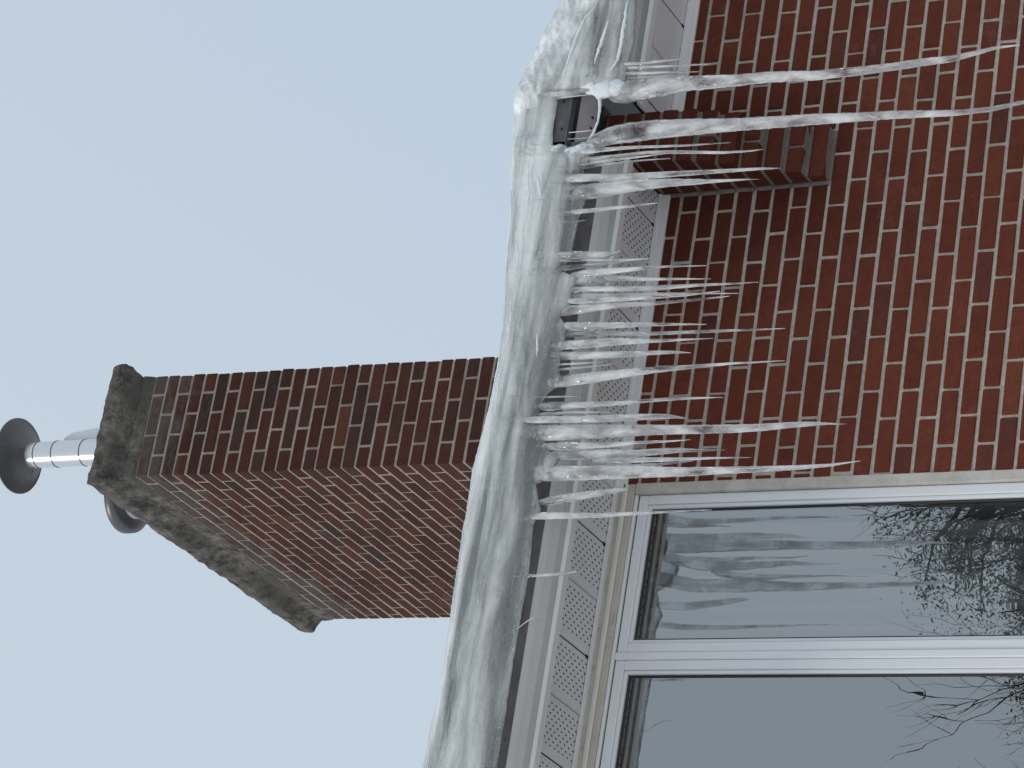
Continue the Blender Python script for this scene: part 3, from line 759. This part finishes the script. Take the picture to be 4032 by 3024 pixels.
# lump of frost at the root of the bent long icicle
def blob(c, r, seed, mb):
    V = []; a, b = 16, 24
    for i in range(a+1):
        ph = math.pi*i/a
        for k in range(b):
            t_ = 2*math.pi*k/b; d = Vector((math.sin(ph)*math.cos(t_), math.sin(ph)*math.sin(t_), math.cos(ph)))
            q = 1+.35*fbm(d.x+seed, d.y, d.z, 1.8, 4)
            V.append((c[0]+d.x*r[0]*q, c[1]+d.y*r[1]*q, c[2]+d.z*r[2]*q))
    mb.add(V, [(i*b+k, i*b+(k+1) % b, (i+1)*b+(k+1) % b, (i+1)*b+k) for i in range(a) for k in range(b)])
bl = MB()
for (x, y, rx, rz, s_) in ((2335, 335, .035, .05, 1), (2380, 350, .036, .05, 2), (2290, 290, .022, .05, 4), (2420, 345, .03, .04, 7)):
    p = on_y(x, y, -.445); blob(p, (rx, .022, rz), s_, bl)
tag(bl.build('frost_clump', SNOW, smooth=True), 'lumpy white frost clump at the root of the bent long icicle', 'frost')
bl = MB()
for (x, y, rx, rz, s_) in ((2262, 622, .045, .055, 3), (2200, 600, .03, .035, 5), (2150, 610, .035, .05, 6), (2300, 590, .025, .045, 8)):
    p = on_y(x, y, -.442); blob(p, (rx, .024, rz), s_, bl)
tag(bl.build('frost_clump', SHEET, smooth=True), 'glassy ice knuckle under the bare gutter box where the longest icicle starts', 'frost')

# ------------------------------------------------------------------ trees across the garden, seen mirrored in the glass
def bare_tree(name, label, x, y, h, seed, spread=.55, levels=5, r0=.17):
    R = random.Random(seed); root = empty(name); root.location = (x, y, 0); tag(root, label, 'tree', 'trees reflected in the window')
    tr = MB(); cr = MB()
    P = [Vector((0, 0, 0))]; n = 9
    for i in range(n): P.append(P[-1]+Vector((R.uniform(-.12, .12), R.uniform(-.12, .12), h*.62/n)))
    tr.tube(P, [r0*(1-.55*i/n) for i in range(n+1)], 9, 1, .15, seed)
    def grow(p, d, ln, r, lv):
        pts = [p]; m = 4
        for i in range(m):
            d = (d+Vector((R.uniform(-.22, .22), R.uniform(-.22, .22), R.uniform(-.08, .2)))).normalized()
            pts.append(pts[-1]+d*ln/m)
        cr.tube(pts, [r*(1-.55*i/m) for i in range(m+1)], 4 if lv > 2 else 6, cap=False)
        if lv >= levels: return
        for i in range(R.randint(2, 4) if lv > 4 else R.randint(3, 5)):
            q = pts[R.randint(1, m)]
            a = Vector((R.uniform(-1, 1), R.uniform(-1, 1), R.uniform(-.15, .75))).normalized()
            grow(q, (d+a*spread*1.5).normalized(), ln*R.uniform(.55, .78), r*.5, lv+1)
    for i in range(9):
        q = P[R.randint(3, n)]; a = R.uniform(0, 6.28)
        grow(q, Vector((math.cos(a)*.8, math.sin(a)*.8, R.uniform(.5, 1.2))).normalized(), h*.22, r0*.45, 1)
    grow(P[-1], Vector((0, 0, 1)), h*.2, r0*.5, 1)
    tr.build('trunk', BARK, root); cr.build('crown', BARK, root)
bare_tree('bare_tree', 'bare branching tree mirrored in the lower window pane', 10.0, -22, 11.4, 3, .55, 6, .15)
bare_tree('bare_tree', 'tall fine twigged tree mirrored above the dark evergreen in the upper pane', 12.1, -20.6, 12.6, 11, .6, 6, .19)
def spruce(x, y, h, seed, label):
    R = random.Random(seed); root = empty('evergreen_tree'); root.location = (x, y, 0); tag(root, label, 'tree', 'trees reflected in the window')
    tr = MB(); tr.tube([(0, 0, 0), (0, 0, h*.5), (0, 0, h*.97)], [.2, .12, .02], 8); tr.build('trunk', BARK, root)
    tr2 = MB(); cr = MB()
    for i in range(430):                                       # loose clumps of small needle sprays
        t = R.random()**.8; z = h*(.35+.62*t); a = R.uniform(0, 6.283)
        env = h*.17*math.sqrt(max(0, 1-((z/h-.62)/.40)**2))*(.75+.5*noise.noise(Vector((math.cos(a)*1.5, math.sin(a)*1.5, z*.5+seed))))
        r = env*R.random()**.5; c0 = Vector((math.cos(a)*r, math.sin(a)*r, z)); cs = R.uniform(.16, .42)
        d0 = Vector((math.cos(a), math.sin(a), R.uniform(-.2, .5))).normalized()
        if R.random() < .5: tr2.tube([Vector((0, 0, z-.5)), c0*.5+Vector((0, 0, z*.5-.1)), c0], [.03, .018, .006], 4)
        for q in range(150):
            p = c0+Vector((R.gauss(0, 1), R.gauss(0, 1), R.gauss(0, .7)))*cs*.6+d0*R.uniform(-.2, .4)*cs; s_ = R.uniform(.006, .017)
            u = Vector((R.gauss(0, 1), R.gauss(0, 1), R.gauss(0, .8))).normalized(); v = u.cross(Vector((R.gauss(0, 1), R.gauss(0, 1), R.gauss(0, 1)))).normalized()
            cr.add([p-u*s_*2, p+v*s_*.7, p+u*s_*2, p-v*s_*.7], [(0, 1, 2, 3)])
    tr2.build('limbs', BARK, root)
    cr.build('crown', NEEDLE, root)
spruce(12.95, -22, 14.7, 5, 'taller dark evergreen mirrored beside the jamb of the upper window pane')
spruce(12.0, -22.6, 13.5, 8, 'lower evergreen mirrored near the mullion side of the upper window pane')
